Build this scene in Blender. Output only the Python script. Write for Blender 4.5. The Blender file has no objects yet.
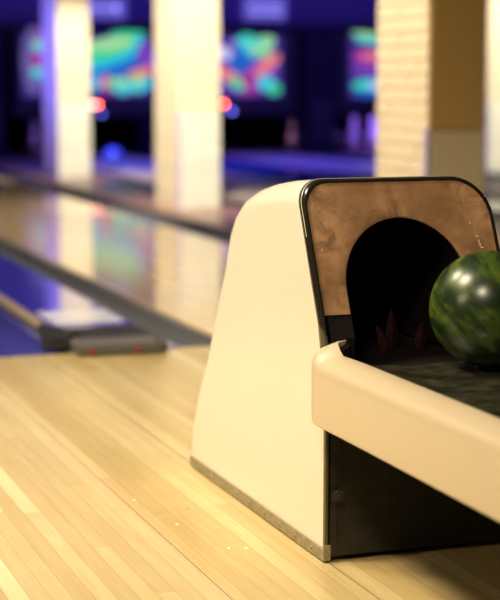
import bpy, bmesh, math, random
from mathutils import Vector, Matrix
random.seed(7)
sc = bpy.context.scene
col = sc.collection
R = math.radians

# ------------------------------------------------------------------ camera
FPX, VPX, VPY, CAM_H = 1700.0, -346.0, 75.0, 0.9
pitch = math.atan((300 - VPY) / FPX)
yaw = math.atan((250 - VPX) * math.cos(pitch) / FPX)
cd = bpy.data.cameras.new('camera'); cam = bpy.data.objects.new('camera', cd); col.objects.link(cam)
cam.location = (0, 0, CAM_H); cam.rotation_euler = (math.pi/2 - pitch, 0, -yaw)
cd.sensor_fit = 'HORIZONTAL'; cd.sensor_width = 36; cd.lens = FPX / 500 * 36
cd.clip_start = .05; cd.clip_end = 100
cd.dof.use_dof = True; cd.dof.focus_distance = 3.16; cd.dof.aperture_fstop = 3.7
sc.camera = cam

# ------------------------------------------------------------------ world, exposure
w = bpy.data.worlds.new('world'); sc.world = w; w.use_nodes = True
w.node_tree.nodes['Background'].inputs[0].default_value = (.02, .018, .03, 1)
w.node_tree.nodes['Background'].inputs[1].default_value = 1
vs = sc.view_settings
vs.view_transform = 'Standard'; vs.look = 'None'; vs.gamma = 1; vs.use_curve_mapping = False
vs.exposure = 0.0

# ------------------------------------------------------------------ lights
def area(name, loc, target, size, power, color, sy=None, spread=math.pi):
    l = bpy.data.lights.new(name, 'AREA'); l.energy = power; l.color = color
    l.shape = 'RECTANGLE'; l.size = size; l.size_y = sy or size; l.spread = spread
    o = bpy.data.objects.new(name, l); col.objects.link(o); o.location = loc
    o.rotation_euler = (Vector(target) - Vector(loc)).to_track_quat('-Z', 'Y').to_euler()
    return o
def spot(name, loc, target, power, color, angle, blend=.6, radius=.06):
    l = bpy.data.lights.new(name, 'SPOT'); l.energy = power; l.color = color
    l.spot_size = R(angle); l.spot_blend = blend; l.shadow_soft_size = radius
    o = bpy.data.objects.new(name, l); col.objects.link(o); o.location = loc
    o.rotation_euler = (Vector(target) - Vector(loc)).to_track_quat('-Z', 'Y').to_euler()
    return o
WARM = (1, .83, .58); WARMW = (1, .90, .70); BLUE = (.13, .10, 1.0); VIOL = (.32, .14, 1.0)
area('approach_lamp', (-.75, 3.3, 3.3), (.6, 3.2, 0), .9, 78, WARM, spread=R(120))
area('approach_lamp_near', (-.5, .5, 3.0), (1.3, 2.9, .4), .5, 16, WARM, spread=R(80))
area('rack_fill', (-3.4, 2.0, 2.4), (1.3, 2.5, .1), .5, 5, WARM, spread=R(60))  # added fill that lifts the shade under the rack
area('approach_lamp_back', (-.6, 5.0, 3.3), (.9, 4.6, 0), .7, 44, WARMW, spread=R(90))
spot('pillar_lamp', (2.75, 8.9, 3.3), (3.45, 10.9, .55), 1150, WARMW, 36)
spot('pillar_lamp', (3.42, 12.4, 3.3), (3.45, 14.6, .4), 1250, WARMW, 32)
spot('pillar_lamp', (6.9, 12.2, 3.3), (7.45, 14.3, .7), 1100, WARMW, 32)
spot('pillar_lamp', (1.6, 7.5, 3.2), (3.3, 7.4, 1.1), 560, WARM, 50)
spot('pillar_lamp', (2.1, 11.1, 3.3), (3.3, 11.25, .9), 560, WARMW, 34)
area('lane_lamp', (2.2, 10.0, 3.4), (2.2, 10.3, 0), .8, 75, WARMW, 7.0, spread=R(75))
area('black_light', (6.2, 16.6, 3.3), (6.2, 16.4, 0), 6.5, 150, (.09, .07, 1), 3.0, spread=R(60))
area('black_light', (6.0, 17.2, 3.2), (6.2, 19.2, 1.9), 8.0, 20, (.24, .17, 1), .3)
area('black_light', (1.6, 15.4, 1.6), (3.3, 14.9, 1.0), .5, 12, (.15, .13, 1), .8, spread=R(60))
area('pin_lamp', (8.6, 19.15, .55), (8.6, 19.7, .1), .9, 12, (.30, .14, 1), .05)

# ------------------------------------------------------------------ materials
def mat(name, base=(.5,.5,.5), rough=.5, metal=0, emit=None, es=0, coat=0, spec=.5):
    m = bpy.data.materials.new(name); m.use_nodes = True
    p = m.node_tree.nodes['Principled BSDF']
    p.inputs['Base Color'].default_value = (*base, 1)
    p.inputs['Roughness'].default_value = rough; p.inputs['Metallic'].default_value = metal
    p.inputs['Coat Weight'].default_value = coat; p.inputs['Coat Roughness'].default_value = .05
    p.inputs['Specular IOR Level'].default_value = spec
    if emit:
        p.inputs['Emission Color'].default_value = (*emit, 1); p.inputs['Emission Strength'].default_value = es
    return m
class G:
    def __init__(s, m): s.t = m.node_tree; s.n = s.t.nodes; s.p = s.n['Principled BSDF']
    def new(s, k, **kw):
        n = s.n.new(k)
        for a, b in kw.items(): setattr(n, a, b)
        return n
    def link(s, a, b): s.t.links.new(a, b)
    def math(s, op, a, b=None, c=None):
        n = s.new('ShaderNodeMath', operation=op)
        for i, v in enumerate((a, b, c)):
            if v is None: continue
            if isinstance(v, (int, float)): n.inputs[i].default_value = v
            else: s.link(v, n.inputs[i])
        return n.outputs[0]
    def mix(s, f, a, b, blend='MIX'):
        n = s.new('ShaderNodeMix', data_type='RGBA', blend_type=blend)
        for sock, v in ((n.inputs[0], f), (n.inputs[6], a), (n.inputs[7], b)):
            if isinstance(v, tuple): sock.default_value = (*v, 1)
            elif isinstance(v, (int, float)): sock.default_value = v
            else: s.link(v, sock)
        return n.outputs[2]
    def noise(s, vec, scale, detail=3, rough=.5, dist=0):
        n = s.new('ShaderNodeTexNoise'); n.inputs['Scale'].default_value = scale
        n.inputs['Detail'].default_value = detail; n.inputs['Roughness'].default_value = rough
        n.inputs['Distortion'].default_value = dist
        if vec is not None: s.link(vec, n.inputs['Vector'])
        return n.outputs['Fac']
    def ramp(s, f, stops):
        n = s.new('ShaderNodeValToRGB'); e = n.color_ramp.elements
        while len(e) < len(stops): e.new(.5)
        for i, (p, c) in enumerate(stops): e[i].position = p; e[i].color = (*c, 1) if len(c) == 3 else c
        s.link(f, n.inputs[0]); return n.outputs[0]
    def scaled(s, v, sc_):
        n = s.new('ShaderNodeVectorMath', operation='MULTIPLY'); s.link(v, n.inputs[0]); n.inputs[1].default_value = sc_
        return n.outputs[0]
    def bump(s, h, strength, dist=.01):
        n = s.new('ShaderNodeBump'); n.inputs['Strength'].default_value = strength; n.inputs['Distance'].default_value = dist
        s.link(h, n.inputs['Height']); s.link(n.outputs[0], s.p.inputs['Normal'])

def maple(name, tones, rough, bw=.036, joint=None, spec=.5, flecks=()):
    m = mat(name, rough=rough, spec=spec); g = G(m)
    pos = g.new('ShaderNodeNewGeometry').outputs['Position']
    sp = g.new('ShaderNodeSeparateXYZ'); g.link(pos, sp.inputs[0])
    xi = g.math('DIVIDE', sp.outputs[0], bw); idx = g.math('FLOOR', xi); fr = g.math('SUBTRACT', xi, idx)
    wn = g.new('ShaderNodeTexWhiteNoise', noise_dimensions='1D'); g.link(idx, wn.inputs['W'])
    off = g.math('MULTIPLY', wn.outputs['Value'], 7.3)
    yi = g.math('DIVIDE', g.math('ADD', sp.outputs[1], off), 1.35); yidx = g.math('FLOOR', yi); yfr = g.math('SUBTRACT', yi, yidx)
    cmb = g.new('ShaderNodeCombineXYZ'); g.link(idx, cmb.inputs[0]); g.link(yidx, cmb.inputs[1])
    w2 = g.new('ShaderNodeTexWhiteNoise', noise_dimensions='2D'); g.link(cmb.outputs[0], w2.inputs['Vector'])
    tone = g.math('ADD', g.math('MULTIPLY', wn.outputs['Value'], .8), g.math('MULTIPLY', w2.outputs['Value'], .2))
    c = g.ramp(tone, tones)
    grain = g.noise(g.scaled(pos, (60, 3, 1)), 1, 4, .6, .4)
    c = g.mix(g.math('MULTIPLY', grain, .5), c, (.50, .33, .13), 'MULTIPLY')
    blot = g.noise(g.scaled(pos, (6, 2.2, 1)), 1, 3)
    c = g.mix(g.math('MULTIPLY', blot, .35), c, (.62, .48, .28), 'MULTIPLY')
    e = g.math('ABSOLUTE', g.math('SUBTRACT', fr, .5)); line = g.math('GREATER_THAN', e, .478)
    ye = g.math('GREATER_THAN', g.math('ABSOLUTE', g.math('SUBTRACT', yfr, .5)), .4992)
    line = g.math('MAXIMUM', g.math('MULTIPLY', line, .38), g.math('MULTIPLY', ye, .4))
    c = g.mix(line, c, (.22, .13, .045))
    if joint:
        for jx, wd in joint:
            d = g.math('LESS_THAN', g.math('ABSOLUTE', g.math('SUBTRACT', sp.outputs[0], jx)), wd)
            c = g.mix(g.math('MULTIPLY', d, .8), c, (.10, .055, .02))
        right = g.math('GREATER_THAN', sp.outputs[0], joint[0][0])
        c = g.mix(right, c, g.mix(1, c, (.90, .86, .72), 'MULTIPLY'))  # boards right of the joint toned darker, hood shade put into the colour
    for fx_, fy_, fr_ in flecks:
        d = g.math('ADD', g.math('POWER', g.math('SUBTRACT', sp.outputs[0], fx_), 2), g.math('MULTIPLY', g.math('POWER', g.math('SUBTRACT', sp.outputs[1], fy_), 2), .35))
        c = g.mix(g.math('MULTIPLY', g.math('LESS_THAN', d, fr_*fr_), .7), c, (.80, .73, .52) if fr_ < .0045 else (.34, .24, .10))
    g.link(c, g.p.inputs['Base Color'])
    return m
M = {}
T1 = [(0, (.56, .46, .255)), (.25, (.66, .56, .32)), (.42, (.60, .50, .285)), (.55, (.75, .66, .42)), (.75, (.66, .55, .325)), (.88, (.83, .76, .51)), (1, (.87, .80, .55))]
M['approach'] = maple('approach maple', T1, .27, joint=[(.906, .0011), (1.147, .0012)], flecks=[(1.015, 3.32, .0050), (1.003, 3.01, .0036), (1.035, 3.0, .0040), (.96, 3.21, .0034), (1.50, 2.95, .0048), (.93, 3.43, .0036)])
M['lane'] = maple('oiled lane maple', [(0, (.60, .44, .27)), (1, (.70, .55, .36))], .08, spec=.7)
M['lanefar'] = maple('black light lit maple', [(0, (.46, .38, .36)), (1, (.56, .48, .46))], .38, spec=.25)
M['cream'] = mat('cream painted fibreglass', (.86, .76, .55), .28, coat=.3)
g = G(M['cream']); pos = g.new('ShaderNodeNewGeometry').outputs['Position']
g.link(g.mix(g.math('MULTIPLY', g.noise(pos, 5, 4), .22), (.70, .635, .525), (.65, .575, .44)), g.p.inputs['Base Color'])
M['rail'] = mat('cream moulded rail plastic', (.80, .62, .36), .30, coat=.25)
g = G(M['rail']); pos = g.new('ShaderNodeNewGeometry').outputs['Position']
g.link(g.mix(g.math('MULTIPLY', g.noise(pos, 14, 3), .3), (.53, .44, .30), (.46, .365, .235)), g.p.inputs['Base Color'])
M['brown'] = mat('scuffed bronze brown panel', (.3, .17, .09), .38, metal=0)
g = G(M['brown']); pos = g.new('ShaderNodeNewGeometry').outputs['Position']
c = g.ramp(g.noise(pos, 22, 6, .62, .6), [(.30, (.13, .070, .036)), (.5, (.34, .19, .098)), (.74, (.50, .31, .17))])
vein = g.math('ABSOLUTE', g.math('SUBTRACT', g.noise(pos, 13, 3, .5, 1.6), .5))
vl = g.math('LESS_THAN', vein, .006)
c = g.mix(g.math('MULTIPLY', vl, .10), c, (.52, .34, .20))
big = g.noise(pos, 9, 2, .5); c = g.mix(g.ramp(big, [(.38, (.75, .75, .75)), (.6, (0, 0, 0))]), c, (.20, .105, .048))
g.link(c, g.p.inputs['Base Color'])
spk = g.noise(pos, 40, 5, .7); g.link(g.math('ADD', g.math('MULTIPLY', spk, .3), .25), g.p.inputs['Roughness'])
M['rubber'] = mat('black rubber edging', (.012, .010, .007), .22)
M['black'] = mat('black enamelled steel', (.012, .012, .010), .42)
g = G(M['black']); pos = g.new('ShaderNodeNewGeometry').outputs['Position']
g.link(g.ramp(g.noise(pos, 30, 5, .7), [(.35, (.008, .007, .007)), (.75, (.026, .028, .020))]), g.p.inputs['Base Color'])
M['tunnel'] = mat('dark tunnel lining', (.006, .004, .004), .6, spec=.2)
M['darkred'] = mat('matt dark red', (.014, .003, .003), .8, spec=.1)
M['tray'] = mat('dark worn tray liner', (.02, .018, .013), .25)
g = G(M['tray']); pos = g.new('ShaderNodeNewGeometry').outputs['Position']
g.link(g.ramp(g.noise(pos, 18, 4, .6, .8), [(.4, (.012, .011, .007)), (.7, (.05, .048, .03))]), g.p.inputs['Base Color'])
M['tarnish'] = mat('tarnished metal kick strip', (.42, .37, .24), .42, metal=.7)
g = G(M['tarnish']); pos = g.new('ShaderNodeNewGeometry').outputs['Position']
g.link(g.ramp(g.noise(pos, 60, 5, .7), [(.3, (.26, .235, .15)), (.65, (.42, .39, .27))]), g.p.inputs['Base Color'])
M['ball'] = mat('green swirled resin', (.05, .09, .02), .29, coat=.0)
g = G(M['ball']); tc = g.new('ShaderNodeTexCoord').outputs['Object']
wv = g.new('ShaderNodeTexWave'); wv.inputs['Scale'].default_value = 6; wv.inputs['Distortion'].default_value = 9
wv.inputs['Detail'].default_value = 4; wv.inputs['Detail Scale'].default_value = 2.2; g.link(g.scaled(tc, (.6, .6, 2.2)), wv.inputs[0])
nz = g.noise(tc, 9, 5, .6, 1.5)
f = g.math('ADD', g.math('MULTIPLY', wv.outputs['Fac'], .35), g.math('MULTIPLY', nz, .7))
g.link(g.ramp(f, [(.25, (.004, .012, .005)), (.48, (.014, .030, .006)), (.66, (.040, .068, .010)), (.9, (.10, .115, .025))]), g.p.inputs['Base Color'])
M['brick'] = mat('cream painted brick', (.80, .70, .52), .75)
g = G(M['brick']); pos = g.new('ShaderNodeNewGeometry').outputs['Position']
nf = g.noise(pos, 14, 4, .6); g.link(g.mix(g.math('MULTIPLY', nf, .3), (.82, .72, .54), (.68, .56, .38)), g.p.inputs['Base Color']); g.bump(nf, .3, .004)
M['guard'] = mat('pale metal guard sheet', (.78, .77, .66), .28, metal=.05)
g = G(M['guard']); pos = g.new('ShaderNodeNewGeometry').outputs['Position']
nf = g.noise(pos, 7, 3, .5); g.bump(nf, .35, .03); g.link(g.mix(nf, (.88, .88, .80), (.74, .72, .60)), g.p.inputs['Base Color'])
M['guardtan'] = mat('tan toned guard', (.85, .74, .46), .35)  # guard in a tan tone, used on the nearest pillar only
M['ochre'] = mat('plain ochre brown', (.66, .45, .15), .7)
M['redwood'] = mat('reddish brown varnished capping', (.17, .085, .07), .3)
M['gutter'] = mat('dark grey gutter plastic', (.085, .085, .10), .2)
M['gutterlight'] = mat('pale grey gutter plastic', (.15, .15, .16), .2)
M['gutterreflect'] = mat('gutter with blue reflection tint', (.06, .06, .34), .18)  # the wall's blue reflection is put into the base colour
M['cap'] = mat('glossy dark blue capping', (.055, .045, .48), .10, spec=.8)
M['capdark'] = mat('dark grey division capping', (.045, .045, .06), .35)
M['beige'] = mat('beige wooden edge strip', (.46, .34, .22), .35)
M['grey'] = mat('grey plastic housing', (.10, .095, .075), .45)
M['greytop'] = mat('light grey plastic lid', (.13, .115, .11), .4)
M['redlens'] = mat('red plastic lens', (.35, .02, .03), .3)
M['white'] = mat('white glossy plate', (.85, .83, .90), .2)
M['indigo'] = mat('indigo painted wall', (.20, .13, .55), .6)
M['indigodark'] = mat('dark indigo panel', (.035, .022, .10), .6)
M['lilac'] = mat('lilac grey display frame', (.10, .085, .16), .5)
M['pitblack'] = mat('black pit curtain', (.004, .003, .006), .9, spec=.1)
M['wallwarm'] = mat('dim warm plaster', (.35, .28, .20), .8)
M['ceil'] = mat('dark ceiling paint', (.10, .09, .09), .9)
M['pin'] = mat('glossy white pin coating', (.85, .82, .9), .25)
M['pinred'] = mat('red pin neck stripe', (.5, .03, .03), .3)
M['blueball'] = mat('bright blue resin', (.06, .10, .75), .2, coat=.5)
M['sign'] = mat('backlit violet sign', (.1, .1, .3), .4, emit=(.13, .10, .55), es=.9)
M['signlight'] = mat('backlit pale arrow', (.3, .3, .6), .4, emit=(.36, .36, .95), es=1.3)
def em(name, c, s=1.0): M[name] = mat(name, tuple(x*.5 for x in c), .5, emit=c, es=s*(.82 if name[:3] == 'art' else 1))
em('art base', (.07, .04, .32), .8); em('art lilac', (.20, .16, .48), .8)
em('art green', (.05, .75, .35), 1); em('art lime', (.40, .85, .35), 1); em('art cyan', (.03, .60, .85), 1)
em('art teal', (.10, .75, .70), 1); em('art orange', (.95, .35, .12), 1); em('art pink', (.95, .22, .30), 1)
em('art magenta', (.45, .04, .35), 1); em('art white', (.70, .72, .95), 1); em('art blue', (.02, .14, .60), 1)
em('art yellow', (.55, .45, .12), .8); em('art violet', (.22, .06, .50), 1)
em('red lamp', (1, .10, .05), 26); em('blue lamp', (.12, .13, .85), 5); em('pink lamp', (1, .35, .35), 13)

# ------------------------------------------------------------------ mesh helpers
def finish(bm, name, m, parent=None, smooth=False, loc=None):
    bmesh.ops.recalc_face_normals(bm, faces=bm.faces)
    me = bpy.data.meshes.new(name); bm.to_mesh(me); bm.free()
    for mm in (m if isinstance(m, (list, tuple)) else [m]): me.materials.append(mm)
    if smooth:
        for p in me.polygons: p.use_smooth = True
        me.set_sharp_from_angle(angle=R(38)) if hasattr(me, 'set_sharp_from_angle') else None
    o = bpy.data.objects.new(name, me); col.objects.link(o)
    if parent: o.parent = parent; o.matrix_parent_inverse = Matrix.Translation(-parent.location)
    return o
def tag(o, label=None, cat=None, group=None, kind=None):
    for k, v in (('label', label), ('category', cat), ('group', group), ('kind', kind)):
        if v: o[k] = v
    return o
def empty(name, loc, label, cat, group=None):
    o = bpy.data.objects.new(name, None); col.objects.link(o); o.location = loc; o.empty_display_size = .1
    return tag(o, label, cat, group)
def box(bm, x0, x1, y0, y1, z0, z1, mi=0, bev=0, seg=2):
    ge = bmesh.ops.create_cube(bm, size=1)
    vsn = ge['verts']
    for v in vsn: v.co = Vector(((x0+x1)/2 + v.co.x*(x1-x0), (y0+y1)/2 + v.co.y*(y1-y0), (z0+z1)/2 + v.co.z*(z1-z0)))
    fs = {f for v in vsn for f in v.link_faces}
    for f in fs: f.material_index = mi
    if bev:
        es = list({e for v in vsn for e in v.link_edges})
        r = bmesh.ops.bevel(bm, geom=es, offset=bev, segments=seg, profile=.5, affect='EDGES')
        for f in r['faces']: f.material_index = mi
def cyl(bm, a, b, r, n=16, r2=None, mi=0):
    a, b = Vector(a), Vector(b); d = b - a
    ge = bmesh.ops.create_cone(bm, cap_ends=True, segments=n, radius1=r, radius2=r if r2 is None else r2, depth=d.length,
                               matrix=Matrix.Translation((a+b)/2) @ d.to_track_quat('Z', 'Y').to_matrix().to_4x4())
    for v in ge['verts']:
        for f in v.link_faces: f.material_index = mi
def sphere(bm, c, r, n=16, mi=0):
    ge = bmesh.ops.create_uvsphere(bm, u_segments=n*2, v_segments=n, radius=r, matrix=Matrix.Translation(c))
    for v in ge['verts']:
        for f in v.link_faces: f.material_index = mi
def sweep(bm, sections, closed_section=True, cap=False, mi=0):
    rings = [[bm.verts.new(p) for p in s] for s in sections]
    n = len(rings[0])
    for a, b in zip(rings, rings[1:]):
        for i in range(n if closed_section else n-1):
            f = bm.faces.new((a[i], a[(i+1) % n], b[(i+1) % n], b[i])); f.material_index = mi
    if cap:
        bm.faces.new(rings[0]).material_index = mi; bm.faces.new(rings[-1]).material_index = mi
    return rings
def lathe(bm, prof, c, n=20, mi=0):
    secs = [[Vector((c[0]+r*math.cos(2*math.pi*k/n), c[1]+r*math.sin(2*math.pi*k/n), c[2]+z)) for k in range(n)] for r, z in prof]
    sweep(bm, secs, cap=True, mi=mi)
def tube(bm, pts, r, n=8):
    secs = []
    for i, p in enumerate(pts):
        p = Vector(p); t = Vector(pts[min(i+1, len(pts)-1)]) - Vector(pts[max(i-1, 0)]); q = t.to_track_quat('Z', 'Y')
        secs.append([p + q @ Vector((r*math.cos(2*math.pi*k/n), r*math.sin(2*math.pi*k/n), 0)) for k in range(n)])
    sweep(bm, secs, cap=True)
def catmull(P, n=8):
    out = []
    for i in range(len(P)-1):
        p0, p1, p2, p3 = (Vector(P[max(i-1, 0)]), Vector(P[i]), Vector(P[i+1]), Vector(P[min(i+2, len(P)-1)]))
        for k in range(n):
            t = k/n
            out.append(.5*((2*p1) + (p2-p0)*t + (2*p0-5*p1+4*p2-p3)*t*t + (3*p1-p0-3*p2+p3)*t**3))
    out.append(Vector(P[-1])); return out
# a point on the plane y = Y that the photograph shows at (u, v)
cF = Vector((math.sin(yaw)*math.cos(pitch), math.cos(yaw)*math.cos(pitch), -math.sin(pitch)))
cR = Vector((math.cos(yaw), -math.sin(yaw), 0)); cU = cR.cross(cF)
def at(u, v, Y):
    d = cF*FPX + cR*(u-250) + cU*(300-v); return Vector((0, 0, CAM_H)) + d*(Y/d.y)

# ------------------------------------------------------------------ the room
FOUL = 5.36; MASK = 19.0; END = 21.2; RX0, RX1, RY0, RH = -5.0, 13.0, -3.5, 3.6
def struct(name, m, *a, **k):
    bm = bmesh.new(); box(bm, *a); return tag(finish(bm, name, m), k.get('label'), None, None, 'structure')
struct('floor', M['approach'], RX0, RX1, RY0, FOUL, -.14, 0, label='golden maple board approach in front of the foul line')
struct('floor', M['capdark'], RX0, RX1, FOUL, END, -.24, -.14, label='dark bed beneath the lanes and gutters')
struct('ceiling', M['ceil'], RX0, RX1, RY0, END, RH, RH+.1)
struct('wall_left', M['wallwarm'], RX0-.1, RX0, RY0, END, -.14, RH)
struct('wall_right', M['wallwarm'], RX1, RX1+.1, RY0, END, -.14, RH)
struct('wall_front', M['wallwarm'], RX0, RX1, RY0-.1, RY0, -.14, RH)
struct('wall_back', M['pitblack'], RX0, RX1, END, END+.1, -.24, RH)
struct('wall_back', M['indigo'], RX0, RX1, MASK+.16, MASK+.26, 1.47, RH, label='indigo wall above the pin displays')
struct('trim_1', M['indigodark'], RX0, RX1, MASK+.04, MASK+.155, 1.40, 1.47, label='dark ledge running above the pin displays')

# ------------------------------------------------------------------ lanes, gutters, cappings
def strip(name, m, x0, x1, z0, z1, label, cat, y0=FOUL+.002, y1=MASK+1.6, group=None, parent=None, bev=.004):
    bm = bmesh.new(); box(bm, x0, x1, y0, y1, z0, z1, bev=bev, seg=1)
    o = finish(bm, name, m, parent)
    return tag(o, label, cat, group) if not parent else o
def gutter(x0, x1, label, y0=FOUL+.002):
    m_ = M['gutterreflect' if x1 < 1.5 else 'gutterlight' if x1 < 2 else 'gutter']
    bm = bmesh.new(); n = 12; w_ = (x1-x0)/2; cx = (x0+x1)/2; secs = []
    for y in (y0, MASK+1.5):
        s = [(cx-w_+.001, y, -.006), (cx-w_+.018, y, -.004)]
        s += [(cx-(w_-.018)*math.cos(math.pi*k/n), y, -.008-.075*math.sin(math.pi*k/n)) for k in range(n+1)]
        s += [(cx+w_-.018, y, -.004), (cx+w_-.001, y, -.006), (cx+w_-.001, y, -.13), (cx-w_+.001, y, -.13)]
        secs.append([Vector(p) for p in s])
    sweep(bm, secs, cap=True)
    return tag(finish(bm, 'lane_gutter', m_, smooth=True), label, 'gutter')
lanes = [(-.08, .98, 'wooden bowling lane at the far left, mostly outside the frame'),
         (1.80, 2.86, 'glossy wooden lane with green and lilac reflections between two dark gutters'),
         (3.97, 5.03, 'bowling lane just beyond the two lit brick pillars on the left'),
         (5.89, 6.95, 'blue lit lane seen between middle and large brick pillar'),
         (8.06, 9.12, 'lane with the rack of violet lit pins at its end')]
for x0, x1, lb in lanes: strip('bowling_lane', M['lane' if x0 < 3 else 'lanefar'], x0, x1, -.13, 0, lb, 'lane')
for x0, x1, lb in [(.985, 1.235, 'gutter with a painted blue reflection at the left edge beside the beige edge strip'),
                   (1.615, 1.795, 'grey gutter running diagonally to the foul line by the foul detector box'),
                   (2.865, 3.125, 'dark gutter along the foot of the lit brick pillars, near side'),
                   (3.755, 3.965, 'gutter behind the row of lit brick pillars'),
                   (5.035, 5.255, 'gutter on the left of the far ball return capping'),
                   (5.665, 5.885, 'gutter on the right of the far ball return capping'),
                   (6.955, 7.175, 'gutter left of the farthest white pillar'),
                   (7.835, 8.055, 'gutter right of the farthest white pillar')]:
    gutter(x0, x1, lb)
cap = empty('division_capping', (1.45, FOUL, 0), 'glossy blue division capping between gutters, behind the grey foul detector box', 'capping')
strip('capping_top', M['cap'], 1.305, 1.61, -.13, .004, None, None, parent=cap)
strip('edge_strip', M['beige'], 1.262, 1.303, -.13, .012, None, None, y0=FOUL+.56, parent=cap)
strip('side_flange', M['gutter'], 1.237, 1.260, -.13, .002, None, None, parent=cap)
bm = bmesh.new(); box(bm, 1.33, 1.59, 5.97, 6.30, .004, .010, bev=.002); finish(bm, 'cover_plate', M['white'], cap)
strip('division_capping', M['redwood'], 3.13, 3.75, -.13, .005, 'reddish brown flat capping carrying the row of lit brick pillars', 'capping')
strip('division_capping', M['cap'], 5.26, 5.66, -.13, .005, 'dark blue capping between the two far lanes', 'capping')
strip('division_capping', M['capdark'], 7.18, 7.83, -.13, .005, 'dark capping carrying the farthest white pillar', 'capping')

# foul line detector box at the end of the blue capping
fx = empty('foul_detector', (1.40, 5.36, 0), 'grey foul line detector box with two red lenses on the floor at the capping end', 'detector')
def prism(bm, pts, z0, z1, top=1.0, mi=0):
    cx = sum(p[0] for p in pts)/len(pts); cy = sum(p[1] for p in pts)/len(pts)
    sweep(bm, [[Vector((p[0], p[1], z0)) for p in pts], [Vector((cx+(p[0]-cx)*top, cy+(p[1]-cy)*top, z1)) for p in pts]], cap=True, mi=mi)
bm = bmesh.new(); prism(bm, [(1.25, 5.27), (1.52, 5.25), (1.565, 5.33), (1.55, 5.44), (1.25, 5.44)], .005, .030, .985)
finish(bm, 'housing', M['grey'], fx)
bm = bmesh.new(); prism(bm, [(1.262, 5.285), (1.50, 5.268), (1.54, 5.33), (1.53, 5.42), (1.28, 5.42)], .031, .038, .96); finish(bm, 'lid', M['greytop'], fx)
bm = bmesh.new(); prism(bm, [(1.15, 5.37), (1.245, 5.37), (1.245, 5.45), (1.33, 5.62), (1.26, 5.84), (1.238, 5.84)], .014, .034, .97)
for k in range(4): box(bm, 1.19+k*.016, 1.197+k*.016, 5.40, 5.50, .034, .039)
finish(bm, 'vent_block', M['black'], fx)
bm = bmesh.new(); box(bm, 1.335, 1.60, 5.46, 5.86, .0045, .009); finish(bm, 'black_strip', M['black'], fx)  # low black strip between the lid and the cover plate
for px, py in ((1.29, 5.267), (1.445, 5.256)):
    bm = bmesh.new(); cyl(bm, (px, py+.004, .018), (px, py-.008, .018), .010, 20); tag(finish(bm, 'lens', M['redlens'], fx, smooth=True), 'red round lens')

# ------------------------------------------------------------------ brick pillars
def brick_mesh():
    bm = bmesh.new(); W, D, H = .29, .57, RH; core = .008
    box(bm, -W/2+core, W/2-core, core, D-core, 0, H)
    ch = .0645; rnd = random.Random(3); k = 0; z = 0
    while z < H - .01:
        z1 = min(z + ch - .007, H)
        for face in range(4):
            L = W if face < 2 else D; bl = .205; s = -bl*(.5 if (k + face//2) % 2 else 1.0)
            while s < L:
                a, b = max(s+.003, 0), min(s+bl-.003, L)
                if b - a > .02:
                    pr = rnd.uniform(-.001, .003)
                    if face == 0: box(bm, a-W/2, b-W/2, -pr, core, z, z1, bev=.002, seg=1)
                    elif face == 1: box(bm, a-W/2, b-W/2, D-core, D+pr, z, z1)
                    elif face == 2: box(bm, -W/2-pr, -W/2+core, a, b, z, z1, bev=.002, seg=1)
                    else: box(bm, W/2-core, W/2+pr, a, b, z, z1)
                s += bl
        z += ch; k += 1
    return bm
shaft0 = None
def pillar(x, y, label, ochre_front=False):
    global shaft0
    t = empty('brick_pillar', (x, y, .005), label, 'pillar')
    if shaft0 is None:
        bm = brick_mesh(); s = finish(bm, 'brick_shaft', M['brick']); shaft0 = s
    else: s = shaft0.copy(); col.objects.link(s)
    s.parent = t; s.scale.z = (RH-.006)/RH
    bm = bmesh.new(); box(bm, x-.138, x+.144, y-.014, y-.008, .006, .645, bev=.002, seg=1); finish(bm, 'guard_sheet', M['guardtan' if ochre_front else 'guard'], t)
    if ochre_front:  # thin ochre brown layer over the front brickwork
        bm = bmesh.new(); box(bm, x-.138, x+.142, y-.013, y-.007, .655, RH-.005, bev=.001, seg=1); tag(finish(bm, 'front_face', M['ochre'], t), 'ochre brown front face')
    bm = bmesh.new(); box(bm, x-.153, x-.139, y-.016, y+.02, .006, .66); finish(bm, 'corner_strip', M['edge'], t)
    return t
M['edge'] = mat('lavender plastic corner strip', (.52, .46, .72), .4)
pillar(3.448, 7.06, 'large cream brick pillar with brown front, nearest behind the ball return', True)
pillar(3.448, 10.96, 'bright cream brick pillar second from the left, beside the ball return hood')
pillar(3.448, 14.60, 'narrowest bright cream pillar at the left with a violet side')
pillar(7.46, 14.30, 'white lit pillar far off, peeking out right of the large pillar')

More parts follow.
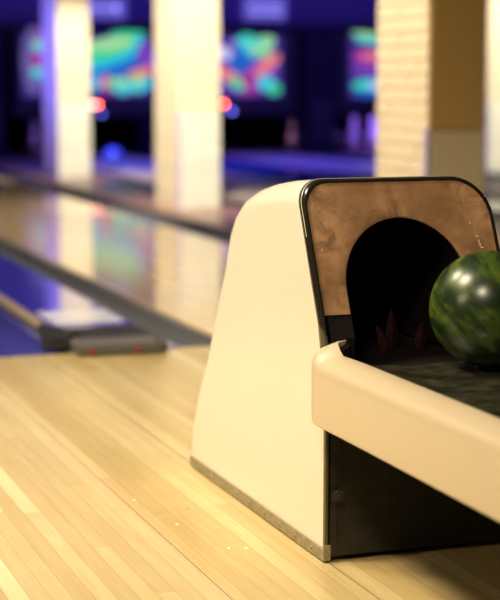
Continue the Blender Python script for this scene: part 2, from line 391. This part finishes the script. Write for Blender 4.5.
# ------------------------------------------------------------------ pin end of the lanes
def blob(bm, u, v, ru, rv, rot, Y, mi, n=24, bend=0):
    vv = []
    for k in range(n):
        a = 2*math.pi*k/n; x, y = ru*math.cos(a), rv*math.sin(a)
        y += bend*(x*x)/(ru*ru)
        xr = x*math.cos(rot)-y*math.sin(rot); yr = x*math.sin(rot)+y*math.cos(rot)
        vv.append(bm.verts.new(at(u+xr, v+yr, Y)))
    bm.faces.new(vv).material_index = mi
ART = ['art base', 'art lilac', 'art green', 'art lime', 'art cyan', 'art teal', 'art orange', 'art pink', 'art magenta', 'art white', 'art blue', 'art yellow', 'art violet']
AI = {n[4:]: i for i, n in enumerate(ART)}
def display(u0, u1, f0, f1, shapes, label):
    a, b = at(u0, 35, MASK), at(u1, 97, MASK); x0, x1 = a.x, b.x; z1, z0 = a.z, b.z
    X0, X1 = at(f0, 60, MASK).x, at(f1, 60, MASK).x
    t = empty('pin_display', ((X0+X1)/2, MASK, .43), label, 'display')
    bm = bmesh.new(); box(bm, X0, X1, MASK+.012, MASK+.14, .435, 1.395, bev=.01); finish(bm, 'frame', M['lilac'], t)
    bm = bmesh.new(); box(bm, x0, x1, MASK, MASK+.011, z0, z1)
    for i, (u, v, ru, rv, rot, c, *bd) in enumerate(shapes):
        blob(bm, u, v, ru, rv, R(rot), MASK-.002-.0012*i, AI[c], bend=bd[0] if bd else 0)
    o = finish(bm, 'picture', [M[n] for n in ART], t)
    return t
display(22, 151, 14, 152, [
    (34, 60, 12, 34, 0, 'lilac'), (60, 33.5, 26, 2.5, 0, 'yellow'),
    (41, 33, 6, 2.5, 0, 'magenta'), (40, 47, 8, 5, 0, 'cyan'), (38, 44, 5, 3.5, 0, 'lime'), (37, 60, 6, 8, 0, 'magenta'), (37, 72, 6, 5, 0, 'teal'), (43, 76, 5, 4, 0, 'cyan'),
    (122, 60, 34, 26, 0, 'art'[:0] or 'blue'), (112, 53, 36, 13, -22, 'cyan'), (108, 50, 30, 10, -18, 'green'), (110, 44, 24, 7, -8, 'lime'), (128, 34, 18, 3, 0, 'green'),
    (145, 55, 8, 14, 0, 'violet'), (140, 73, 13, 4, -8, 'orange'), (148, 70, 6, 5, 0, 'pink'), (97, 82, 7, 8, 0, 'cyan'), (106, 82, 6, 7, 0, 'pink'), (107, 90, 6, 4, 0, 'magenta'),
    (117, 84, 9, 7, 0, 'green'), (123, 87, 9, 8, 0, 'teal'), (138, 85, 9, 8, 0, 'teal'), (147, 83, 6, 7, 0, 'cyan'), (121, 81, 7, 4, 0, 'lime'), (139, 80, 7, 4, 0, 'lime'), (112, 70, 20, 4, -20, 'blue')],
    'lit display over the pins with a sweeping green and cyan curve, between two bright pillars')
display(155, 282, 153, 297, [
    (245, 66, 34, 29, 0, 'violet'), (240, 60, 12, 14, 0, 'blue'), (250, 46, 9, 14, -40, 'cyan'), (256, 46, 18, 8, 35, 'green'), (262, 45, 14, 8, -25, 'lime'), (250, 42, 16, 4, 5, 'teal'), (224, 53, 9, 6, 20, 'white'),
    (266, 66, 18, 6, -38, 'pink'), (271, 60, 9, 6, -30, 'orange'), (271, 59, 7, 4, -30, 'pink'), (249, 83, 9, 12, 0, 'magenta'), (230, 77, 16, 6, 35, 'orange'), (237, 84, 9, 5, 35, 'green'), (226, 74, 7, 4, 35, 'pink'),
    (266, 83, 9, 8, 10, 'cyan'), (274, 89, 7, 6, 10, 'green'), (268, 84, 6, 5, 0, 'teal')],
    'lit display over the pins with green, pink and cyan shapes right of the second pillar')
display(350, 470, 338, 482, [
    (372, 36, 20, 3, 8, 'lime'), (372, 41, 18, 3, 8, 'teal'), (372, 57, 20, 8, 0, 'magenta'), (373, 56, 13, 4, 0, 'pink'), (372, 70, 20, 6, 0, 'violet'), (372, 85, 20, 6, 0, 'cyan'), (366, 84, 9, 3, 0, 'teal'), (358, 86, 5, 4, 0, 'green'), (376, 86, 8, 3, 0, 'white'), (372, 94, 20, 3, 0, 'blue')],
    'lit display with magenta and cyan bands, partly hidden by the large brick pillar')
display(486, 610, 484, 624, [(502, 60, 8, 22, 0, 'violet'), (499, 46, 5, 4, 0, 'lilac'), (499, 82, 5, 6, 0, 'teal')],
    'lit violet display at the right edge beyond the far white pillar')

def sign(u0, u1, v0, v1, label, arrow):
    a, b = at(u0, v0, MASK+.1), at(u1, v1, MASK+.1); t = empty('lane_sign', ((a.x+b.x)/2, MASK+.1, b.z), label, 'sign')
    bm = bmesh.new(); box(bm, a.x, b.x, MASK+.10, MASK+.158, b.z, a.z, bev=.012); finish(bm, 'sign_box', M['sign'], t)
    bm = bmesh.new(); zc = (a.z+b.z)/2; L = (b.x-a.x)
    if arrow:
        box(bm, a.x+.08*L, b.x-.18*L, MASK+.092, MASK+.099, zc-.008, zc+.010)
        box(bm, b.x-.26*L, b.x-.20*L, MASK+.092, MASK+.099, zc-.045, zc+.045)
    else:
        box(bm, a.x+.10*L, b.x-.10*L, MASK+.092, MASK+.099, zc-.06, zc-.045)
        box(bm, a.x+.10*L, b.x-.10*L, MASK+.092, MASK+.099, zc+.03, zc+.045)
    finish(bm, 'sign_lines', M['signlight'], t)
sign(84, 126, -3, 19, 'pale violet backlit sign with an arrow line above the green curved display', True)
sign(245, 286, -3, 20, 'pale violet backlit sign box above the green and pink display', False)

# divider panels between the pin decks
def divider(x0, x1, label, y0=MASK-.02):
    t = empty('pin_deck_divider', ((x0+x1)/2, y0, .01), label, 'divider')
    bm = bmesh.new(); box(bm, x0, x1, y0, MASK+1.4, .012, 1.395, bev=.01); finish(bm, 'divider_body', M['indigodark'], t)
    bm = bmesh.new(); box(bm, x0+.2*(x1-x0), x1-.1*(x1-x0), y0-.012, y0-.001, .06, .62, bev=.005); finish(bm, 'access_panel', M['lilac'], t)
divider(3.14, 3.70, 'dark indigo divider beside the pins at the left edge')
divider(at(303, 60, MASK).x, at(336, 60, MASK).x, 'dark indigo divider with a grey panel between the lit displays')
bm = bmesh.new(); box(bm, 5.30, 5.62, MASK+.16, MASK+1.4, .012, .43); tag(finish(bm, 'pin_deck_divider', M['indigodark']), 'low black divider hidden behind the second pillar', 'divider')
for x0, x1, lb in ((3.75, 5.22, 'black curtain behind the pins of the left display'), (5.70, 7.10, 'black curtain behind the lone pin'), (7.9, 9.5, 'black curtain behind the violet pin rack')):
    bm = bmesh.new(); secs = []
    for z in (.02, 1.3):
        secs.append([Vector((x0+(x1-x0)*k/40, MASK+1.5+.02*math.sin(k*1.3), z)) for k in range(41)])
    sweep(bm, secs, closed_section=False); o = finish(bm, 'pit_curtain', M['pitblack']); tag(o, lb, 'curtain')
    mo = o.modifiers.new('thick', 'SOLIDIFY'); mo.thickness = .008

# pins
def make_pin():
    t = empty('bowling_pin', (0, 0, .001), 'pin', 'bowling pin')
    bm = bmesh.new()
    P = [(.0257, 0), (.030, .012), (.045, .06), (.0575, .105), (.0606, .114), (.0585, .14), (.047, .185), (.034, .22), (.0245, .25), (.0235, .262), (.0285, .30), (.0324, .343), (.029, .362), (.018, .376), (.004, .381)]
    lathe(bm, P, (0, 0, .001), 20); finish(bm, 'pin_body', M['pin'], t, smooth=True)
    bm = bmesh.new(); lathe(bm, [(.0290, .236), (.0258, .243), (.0255, .247), (.029, .236)][:3], (0, 0, .001), 20); finish(bm, 'neck_stripe', M['pinred'], t, smooth=True)
    return t
pin0 = make_pin(); first = True
def place_pin(x, y, label, group=None):
    global first
    if first: o = pin0; first = False
    else:
        o = pin0.copy(); col.objects.link(o)
        for ch in list(pin0.children):
            c_ = ch.copy(); col.objects.link(c_); c_.parent = o; c_.matrix_parent_inverse = ch.matrix_parent_inverse.copy()
    o.location = (x, y, .001); o['label'] = label
    if group: o['group'] = group
    return o
pc = (8.06+9.12)/2
x357 = at(357, 140, MASK+.45).x
names = ['foremost pin of the violet lit rack', 'second row pin of the violet rack, left', 'second row pin of the violet rack, right',
         'third row pin of the violet rack, left', 'third row pin of the violet rack, centre', 'third row pin of the violet rack, right',
         'back row pin of the violet rack, leftmost', 'back row pin of the violet rack, second from left', 'back row pin of the violet rack, third from left', 'back row pin of the violet rack, rightmost']
k = 0
for row in range(4):
    for j in range(row+1):
        place_pin(pc + (j-row/2)*.305, MASK+.38+row*.264, names[k], 'violet lit pins'); k += 1
place_pin(at(292, 150, MASK+.12).x, MASK+.12, 'lone pin glowing orange and violet in the dark pin deck')
place_pin(at(34, 150, MASK+.5).x, MASK+.5, 'lone dim violet pin in the dark pin deck at the left edge')
l = spot('pin_glow', (at(292, 150, MASK+.1).x-.25, MASK-.1, .30), (at(292, 150, MASK+.12).x, MASK+.12, .2), .9, (1, .35, .2), 60, radius=.02)
l = spot('pin_glow', (at(34, 150, MASK+.3).x+.1, MASK+.2, .40), (at(34, 150, MASK+.5).x, MASK+.5, .15), 1.5, (.4, .2, 1), 60, radius=.02)

# blue ball on the far lane
def ball(name, c, m, label):
    bm = bmesh.new(); sphere(bm, (0, 0, 0), .106, 32); o = finish(bm, name, m, smooth=True); o.location = c
    return tag(o, label, 'bowling ball')
ball('bowling_ball', (4.13, 15.9, .107), M['blueball'], 'small blue ball rolling on the lane right of the narrowest pillar')
# indicator lamps below the displays
def lamp(u, v, Y, m, r, label):
    p = at(u, v, Y); t = empty('indicator_lamp', p, label, 'lamp')
    bm = bmesh.new(); cyl(bm, (p.x, Y+.045, p.z), (p.x, Y+.010, p.z), r*1.5, 16); box(bm, p.x-r*.7, p.x+r*.7, Y+.045, MASK+.011, p.z-r*.7, p.z+r*.7)
    finish(bm, 'lamp_socket', M['black'], t)
    bm = bmesh.new(); sphere(bm, (p.x, Y, p.z), r, 10); finish(bm, 'lamp_bulb', m, t, smooth=True)
lamp(93, 105, MASK-.1, M['pink lamp'], .022, 'small glowing pinkish lamp low beside the narrowest pillar')
lamp(98, 105, MASK-.1, M['red lamp'], .020, 'small red lamp just right of the glowing pinkish lamp')
lamp(224, 104, MASK-.1, M['red lamp'], .022, 'small red lamp at the right edge of the second pillar')
lamp(232, 111, MASK-.1, M['blue lamp'], .028, 'small blue violet lamp beside the red lamp right of the second pillar')
lamp(102, 114, MASK-.1, M['blue lamp'], .020, 'small blue violet lamp under the two reddish lamps by the narrowest pillar')

# ------------------------------------------------------------------ ball return hood
HX0, HX1, HY = 1.141, 1.524, 2.862
hood = empty('ball_return', ((HX0+HX1)/2, 3.2, 0), 'cream ball return machine with brown arched front and railed tray on the maple floor', 'ball return')
prof = [(HY, .0), (HY, .42), (HY+.012, .452), (2.982, .668), (2.995, .699), (3.04, .7015), (3.12, .695), (3.21, .684), (3.29, .668), (3.355, .646), (3.40, .615), (3.432, .570), (3.462, .489), (3.512, .395), (3.578, .273), (3.635, .190), (3.682, .10), (3.705, .0)]
TOP = prof[4:]                                     # the roof line, front to back, then down to the floor
def rad(i): return (.047, .047, .047, .046, .045, .042, .038, .032, .024, .018, .012, .008, .005, .003)[i]
def radr(i): return rad(i)*1.5
bm = bmesh.new(); secs = []; NS = 8
for i, (y, z) in enumerate(TOP):
    a = Vector(TOP[max(i-1, 0)]); b = Vector(TOP[min(i+1, len(TOP)-1)]); t_ = (b-a).normalized(); nn = Vector((-t_.y, t_.x))
    if i == 0: nn = Vector((.33, .94)).normalized()
    if i == len(TOP)-1: nn = Vector((1, 0))
    sec = []
    for k in range(NS+1):
        q = math.pi/2*k/NS; d = rad(i)*(1-math.sin(q)); sec.append(Vector((HX0+rad(i)*(1-math.cos(q)), y-nn.x*d, z-nn.y*d)))
    for k in range(NS+1):
        q = math.pi/2*(1-k/NS); d = radr(i)*(1-math.sin(q)); sec.append(Vector((HX1-radr(i)*(1-math.cos(q)), y-nn.x*d, z-nn.y*d)))
    secs.append(sec)
rings = sweep(bm, secs, closed_section=False)
for side, xx in ((0, HX0), (-1, HX1)):
    low = [bm.verts.new((xx, y, z)) for y, z in prof[:4]]
    bm.faces.new(low + [r[side] for r in rings])
shell = finish(bm, 'hood_shell', M['cream'], hood, smooth=True)
mo = shell.modifiers.new('thick', 'SOLIDIFY'); mo.thickness = .004; mo.offset = -1
mo = shell.modifiers.new('normals', 'WEIGHTED_NORMAL'); mo.keep_sharp = True; mo.weight = 100

def py(z): return HY if z < .42 else (HY + (z-.42)/(.699-.42)*(2.995-HY))   # the front plane: upright below, leaning back above
# outline of the upper front (left bottom, up, over, down right)
RC = .047
def outline(inset, zb, nseg=10, rl=RC, rr=RC):
    x0, x1, zt = HX0+inset, HX1-inset, .702-inset; pts = [(x0, zb)]
    for k in range(6): pts.append((x0, zb+(zt-rl-zb)*(k+1)/6 - 0))
    for k in range(1, nseg+1):
        a = math.pi/2*k/nseg; pts.append((x0+rl-rl*math.cos(a), zt-rl+rl*math.sin(a)))
    for k in range(1, 10): pts.append((x0+rl+(x1-x0-rl-rr)*k/10, zt))
    for k in range(0, nseg+1):
        a = math.pi/2*k/nseg; pts.append((x1-rr+rr*math.sin(a), zt-rr+rr*math.cos(a)))
    for k in range(6): pts.append((x1, zt-rr-(zt-rr-zb)*(k+1)/6))
    return pts
AX, AR, AZ = 1.326, .128, .503
def arch(npts, zb, r=AR, dz=0, ax=AX):
    # same number of points as the outline, spread by arc length
    hs = AZ-zb; tot = 2*hs + math.pi*r; out = []
    for k in range(npts):
        s = tot*k/(npts-1)
        if s < hs: out.append((ax-r, zb+s))
        elif s > tot-hs: out.append((ax+r, zb+(tot-s)))
        else:
            a = (s-hs)/r; out.append((ax-r*math.cos(a), AZ+r*math.sin(a)*1.0+dz))
    return out
ZB = .462
O = outline(.003, ZB, rr=.069); A = arch(len(O), ZB)
bm = bmesh.new(); secs = []
for yo in (-.006, 0.004):
    secs.append(([Vector((x, py(z)+yo, z)) for x, z in O], [Vector((x, py(z)+yo, z)) for x, z in A]))
(o0, a0), (o1, a1) = secs
def lerp(P, Q, t): return [p.lerp(q, t) for p, q in zip(P, Q)]
sweep(bm, [o1, [p.lerp(q, .02) + Vector((0, 0, 0)) for p, q in zip(o0, a0)], lerp(o0, a0, .3), lerp(o0, a0, .7), lerp(o0, a0, .96), [p+Vector((0, .002, 0)) for p in a0], [p+Vector((0, .01, 0)) for p in a0]], closed_section=False)
tag(finish(bm, 'front_panel', M['brown'], hood, smooth=True), 'scuffed bronze brown front panel')
# black rim around the front
RO = outline(-.001, .40, rr=.072); RI = outline(.002, .40, rr=.071); bm = bmesh.new()
yk = [(RO, .021, .0), (RO, .010, .0015), (RO, -.005, .0), (RO, -.008, -.001), (RI, -.008, 0), (RI, -.003, -.001)]
def ring(P, yo, e): 
    cx = (HX0+HX1)/2; return [Vector((x + (0 if x > cx else -e), py(z)+yo, z + e*(z > .6))) for x, z in P]
sweep(bm, [ring(*q) for q in yk], closed_section=False)
o = finish(bm, 'edge_trim', M['rubber'], hood, smooth=True); mo = o.modifiers.new('thick', 'SOLIDIFY'); mo.thickness = .0025; mo.offset = 0
# gloss highlight on the trim, put in as a thin pale tube
bm = bmesh.new(); BP = outline(.001, .47); tube(bm, [(x, py(z)+.004, z) for x, z in outline(-.0025, .60, rr=.074)], .0016, 6)
tag(finish(bm, 'trim_highlight', mat('pale highlight', (.36, .35, .27), .25), hood, smooth=True), 'pale gloss highlight modelled on the trim')
# tunnel
bm = bmesh.new(); T0 = arch(41, .37)
secs = [[Vector((x, py(z)+.012, z)) for x, z in T0], [Vector((x, 3.12, z)) for x, z in T0], [Vector((AX+(x-AX)*.9, 3.28, .37+(z-.37)*.85)) for x, z in T0]]
sweep(bm, secs, closed_section=False); bm.faces.new([v for v in bm.verts if abs(v.co.y-3.28) < 1e-5])
sweep(bm, [[Vector((AX-AR, HY+.002, .366)), Vector((AX+AR, HY+.002, .366))], [Vector((AX-AR*.9, 3.29, .366)), Vector((AX+AR*.9, 3.29, .366))]], closed_section=False)
finish(bm, 'ball_tunnel', M['tunnel'], hood, smooth=True)
for fxx, fy, h_, ln in ((1.318, 2.99, .050, -.012), (1.348, 3.03, .075, .008), (1.395, 3.0, .050, .014)):  # dark red leaf shapes on the tunnel floor
    bm = bmesh.new(); secs = []
    for k in range(7):
        t_ = k/6; w_ = .013*math.sin(math.pi*(.25+.72*t_)); cx = fxx+ln*t_*t_; z = .367+h_*t_; y = fy+.02*t_*t_
        secs.append([Vector((cx-w_, y, z)), Vector((cx, y-.005, z)), Vector((cx+w_, y, z)), Vector((cx, y+.004, z))])
    sweep(bm, secs, cap=True); finish(bm, 'red_blade', M['darkred'], hood, smooth=True)
# lower front: full width black sheet with the arch cut into its top
bm = bmesh.new(); x0, x1 = HX0+.010, HX1-.010
for (a, b, z0, z1) in ((x0, AX-AR, .366, ZB-.001), (AX+AR, x1, .366, ZB-.001)): 
    pts = [(a, z0), (b, z0), (b, .42), (b, z1), (a, z1), (a, .42)]
    sweep(bm, [[Vector((x, py(z)-.003, z)) for x, z in pts], [Vector((x, py(z)+.006, z)) for x, z in pts]], cap=True, mi=1)
box(bm, x0, x1, HY-.003, HY+.004, .010, .366)
finish(bm, 'lower_front', [M['black'], M['tunnel']], hood)
bm = bmesh.new(); box(bm, HX0-.001, HX0+.0060, HY-.006, HY+.006, .022, .40, bev=.002); tag(finish(bm, 'front_flange', M['olive'] if 'olive' in M else mat('olive grey steel flange', (.085, .07, .032), .4), hood), 'olive grey corner flange')
bm = bmesh.new(); box(bm, HX0+.0255, HX0+.0285, HY-.006, HY-.003, .03, .36); finish(bm, 'seam_fold', M['black'], hood)
bm = bmesh.new(); cyl(bm, (1.163, HY-.003, .126), (1.163, HY-.008, .126), .0125, 24); cyl(bm, (1.163, HY-.008, .126), (1.163, HY-.016, .126), .0115, 6); cyl(bm, (1.163, HY-.016, .126), (1.163, HY-.022, .126), .004, 10)
tag(finish(bm, 'bolt', mat('dull dark bolt steel', (.07, .065, .04), .35, metal=.6), hood), 'dark hex bolt')
# kick strip round the base
bm = bmesh.new()
box(bm, HX0-.006, HX0-.0005, HY-.004, 3.69, .003, .026, bev=.0015, seg=1)
box(bm, HX1+.0005, HX1+.006, HY-.004, 3.69, .003, .026, bev=.0015, seg=1)
for k in range(9): cyl(bm, (HX0-.0055, HY+.05+k*.088, .015), (HX0-.0085, HY+.05+k*.088, .015), .003, 8)
box(bm, HX0-.006, HX0+.010, HY-.010, HY-.004, .003, .034, bev=.0015, seg=1)
b2 = bmesh.new(); box(b2, HX0-.0045, HX0-.0003, HY-.002, 3.688, .0262, .0285); tag(finish(b2, 'strip_lip', M['beige'], hood), 'thin pale sealing line')
tag(finish(bm, 'kick_strip', M['tarnish'], hood), 'tarnished pale metal kick strip')
# pale scuffs on the brown front
SCF = mat('pale scuffed paint', (.62, .48, .36), .5)
for (u, v, ru, rv, rt) in [(470, 223, 1.6, .8, 60), (477, 236, 2.0, .9, 50), (480, 244, 1.3, 1.6, 0), (482, 247, 2.6, 1.0, 20), (479, 241, .8, 2.0, 10), (322, 250, .6, 1.5, 0)]:
    bm = bmesh.new(); vv = []
    for k in range(9):
        a = 2*math.pi*k/9; rr_ = random.uniform(.6, 1.2); x, y = ru*math.cos(a)*rr_, rv*math.sin(a)*rr_
        c_, s_ = math.cos(R(rt)), math.sin(R(rt)); q = at(u+x*c_-y*s_, v+x*s_+y*c_, 2.94)
        for _ in range(6): q = at(u+x*c_-y*s_, v+x*s_+y*c_, py(q.z)-.0068)
        vv.append(bm.verts.new(q))
    bm.faces.new(vv); tag(finish(bm, 'scuff_mark', SCF, hood), 'pale scuff mark')

# ------------------------------------------------------------------ ball rack
rack = hood            # the rail and tray are bolted to the hood: one machine
def mir(P): return [(2*1.353-x, y) for x, y in reversed(P)]
outer = [(1.172, 2.858), (1.160, 2.860), (1.140, 2.861), (1.122, 2.856), (1.105, 2.838), (1.0985, 2.815), (1.098, 2.78), (1.098, 2.72), (1.098, 2.6), (1.098, 2.3), (1.098, 2.0), (1.098, 1.72), (1.098, 1.55), (1.112, 1.44), (1.15, 1.36), (1.21, 1.315), (1.29, 1.30)]
inner = [(1.176, 2.845), (1.168, 2.836), (1.158, 2.829), (1.150, 2.817), (1.146, 2.800), (1.1455, 2.788), (1.147, 2.77), (1.151, 2.72), (1.152, 2.6), (1.152, 2.3), (1.152, 2.0), (1.152, 1.72), (1.152, 1.56), (1.162, 1.47), (1.19, 1.41), (1.235, 1.372), (1.30, 1.355)]
outer_s = [Vector((x, y, 0)) for x, y in outer + mir(outer)]; inner_s = [Vector((x, y, 0)) for x, y in inner + mir(inner)]
OS = catmull(outer_s, 4); IS = catmull(inner_s, 4)
PR = [(.10, .272), (.02, .276), (.0, .288), (.0, .33), (.0, .368), (.02, .378), (.10, .386), (.24, .391), (.55, .397), (.85, .402), (.96, .401), (1.0, .396), (1.0, .366), (.72, .352), (.3, .34), (.16, .30)]
secs = []
for p, q in zip(OS, IS):
    rise = .018*max(0, min(1, (p.y-2.80)/.06))
    secs.append([Vector((p.x+(q.x-p.x)*t, p.y+(q.y-p.y)*t, z + (rise*min(1, (z-.34)/.04) if z > .34 else 0))) for t, z in PR])
bm = bmesh.new(); sweep(bm, secs, cap=True); tag(finish(bm, 'rail', M['rail'], rack, smooth=True), 'cream moulded rail')
# dark gasket along the inner edge
bm = bmesh.new(); secs = []
for i, q in enumerate(IS):
    t_ = IS[min(i+1, len(IS)-1)] - IS[max(i-1, 0)]; nn = Vector((-t_.y, t_.x, 0)).normalized()
    g_ = .016*max(0, min(1, (q.y-2.79)/.05)); a = q + nn*.0004; b = q + nn*.009
    secs.append([Vector((a.x, a.y, .362)), Vector((a.x, a.y, .398+g_)), Vector((b.x, b.y, .394+g_)), Vector((b.x, b.y, .362))])
sweep(bm, secs, cap=True); finish(bm, 'gasket', M['rubber'], rack, smooth=False)
# tray floor
bm = bmesh.new(); ys = [2.856, 2.8, 2.7, 2.5, 2.2, 1.9, 1.6, 1.45, 1.39]; hw = [.155, .182, .189, .189, .189, .189, .186, .155, .09]
nx = 24; secs = []
for y, h_ in zip(ys, hw):
    top = []
    for k in range(nx+1):
        s = -1+2*k/nx; top.append(Vector((1.353+h_*s, y, 0.3655 + .010*abs(s)**6 + .006*math.exp(-(s/.10)**2)*(y < 2.70))))
    secs.append(top + [Vector((1.353+h_, y, .352)), Vector((1.353-h_, y, .352))])
sweep(bm, secs, cap=True); finish(bm, 'tray', M['tray'], rack, smooth=True)
# the pedestal under the near end, just outside the frame
bm = bmesh.new(); box(bm, 1.24, 1.46, 1.42, 1.62, .012, .352, bev=.012); finish(bm, 'pedestal', M['black'], rack)
bm = bmesh.new(); box(bm, 1.22, 1.48, 1.40, 1.64, .001, .012); finish(bm, 'foot_plate', M['tarnish'], rack)

b = ball('bowling_ball', (1.417, 2.759, .4775), M['ball'], 'dark green swirled ball resting on the rack tray in front of the hood opening')
b.rotation_euler = (R(25), R(35), R(10))
# small dents and debris on the boards
bm = bmesh.new()
for (x, y, r_) in []: pass
bm.free()
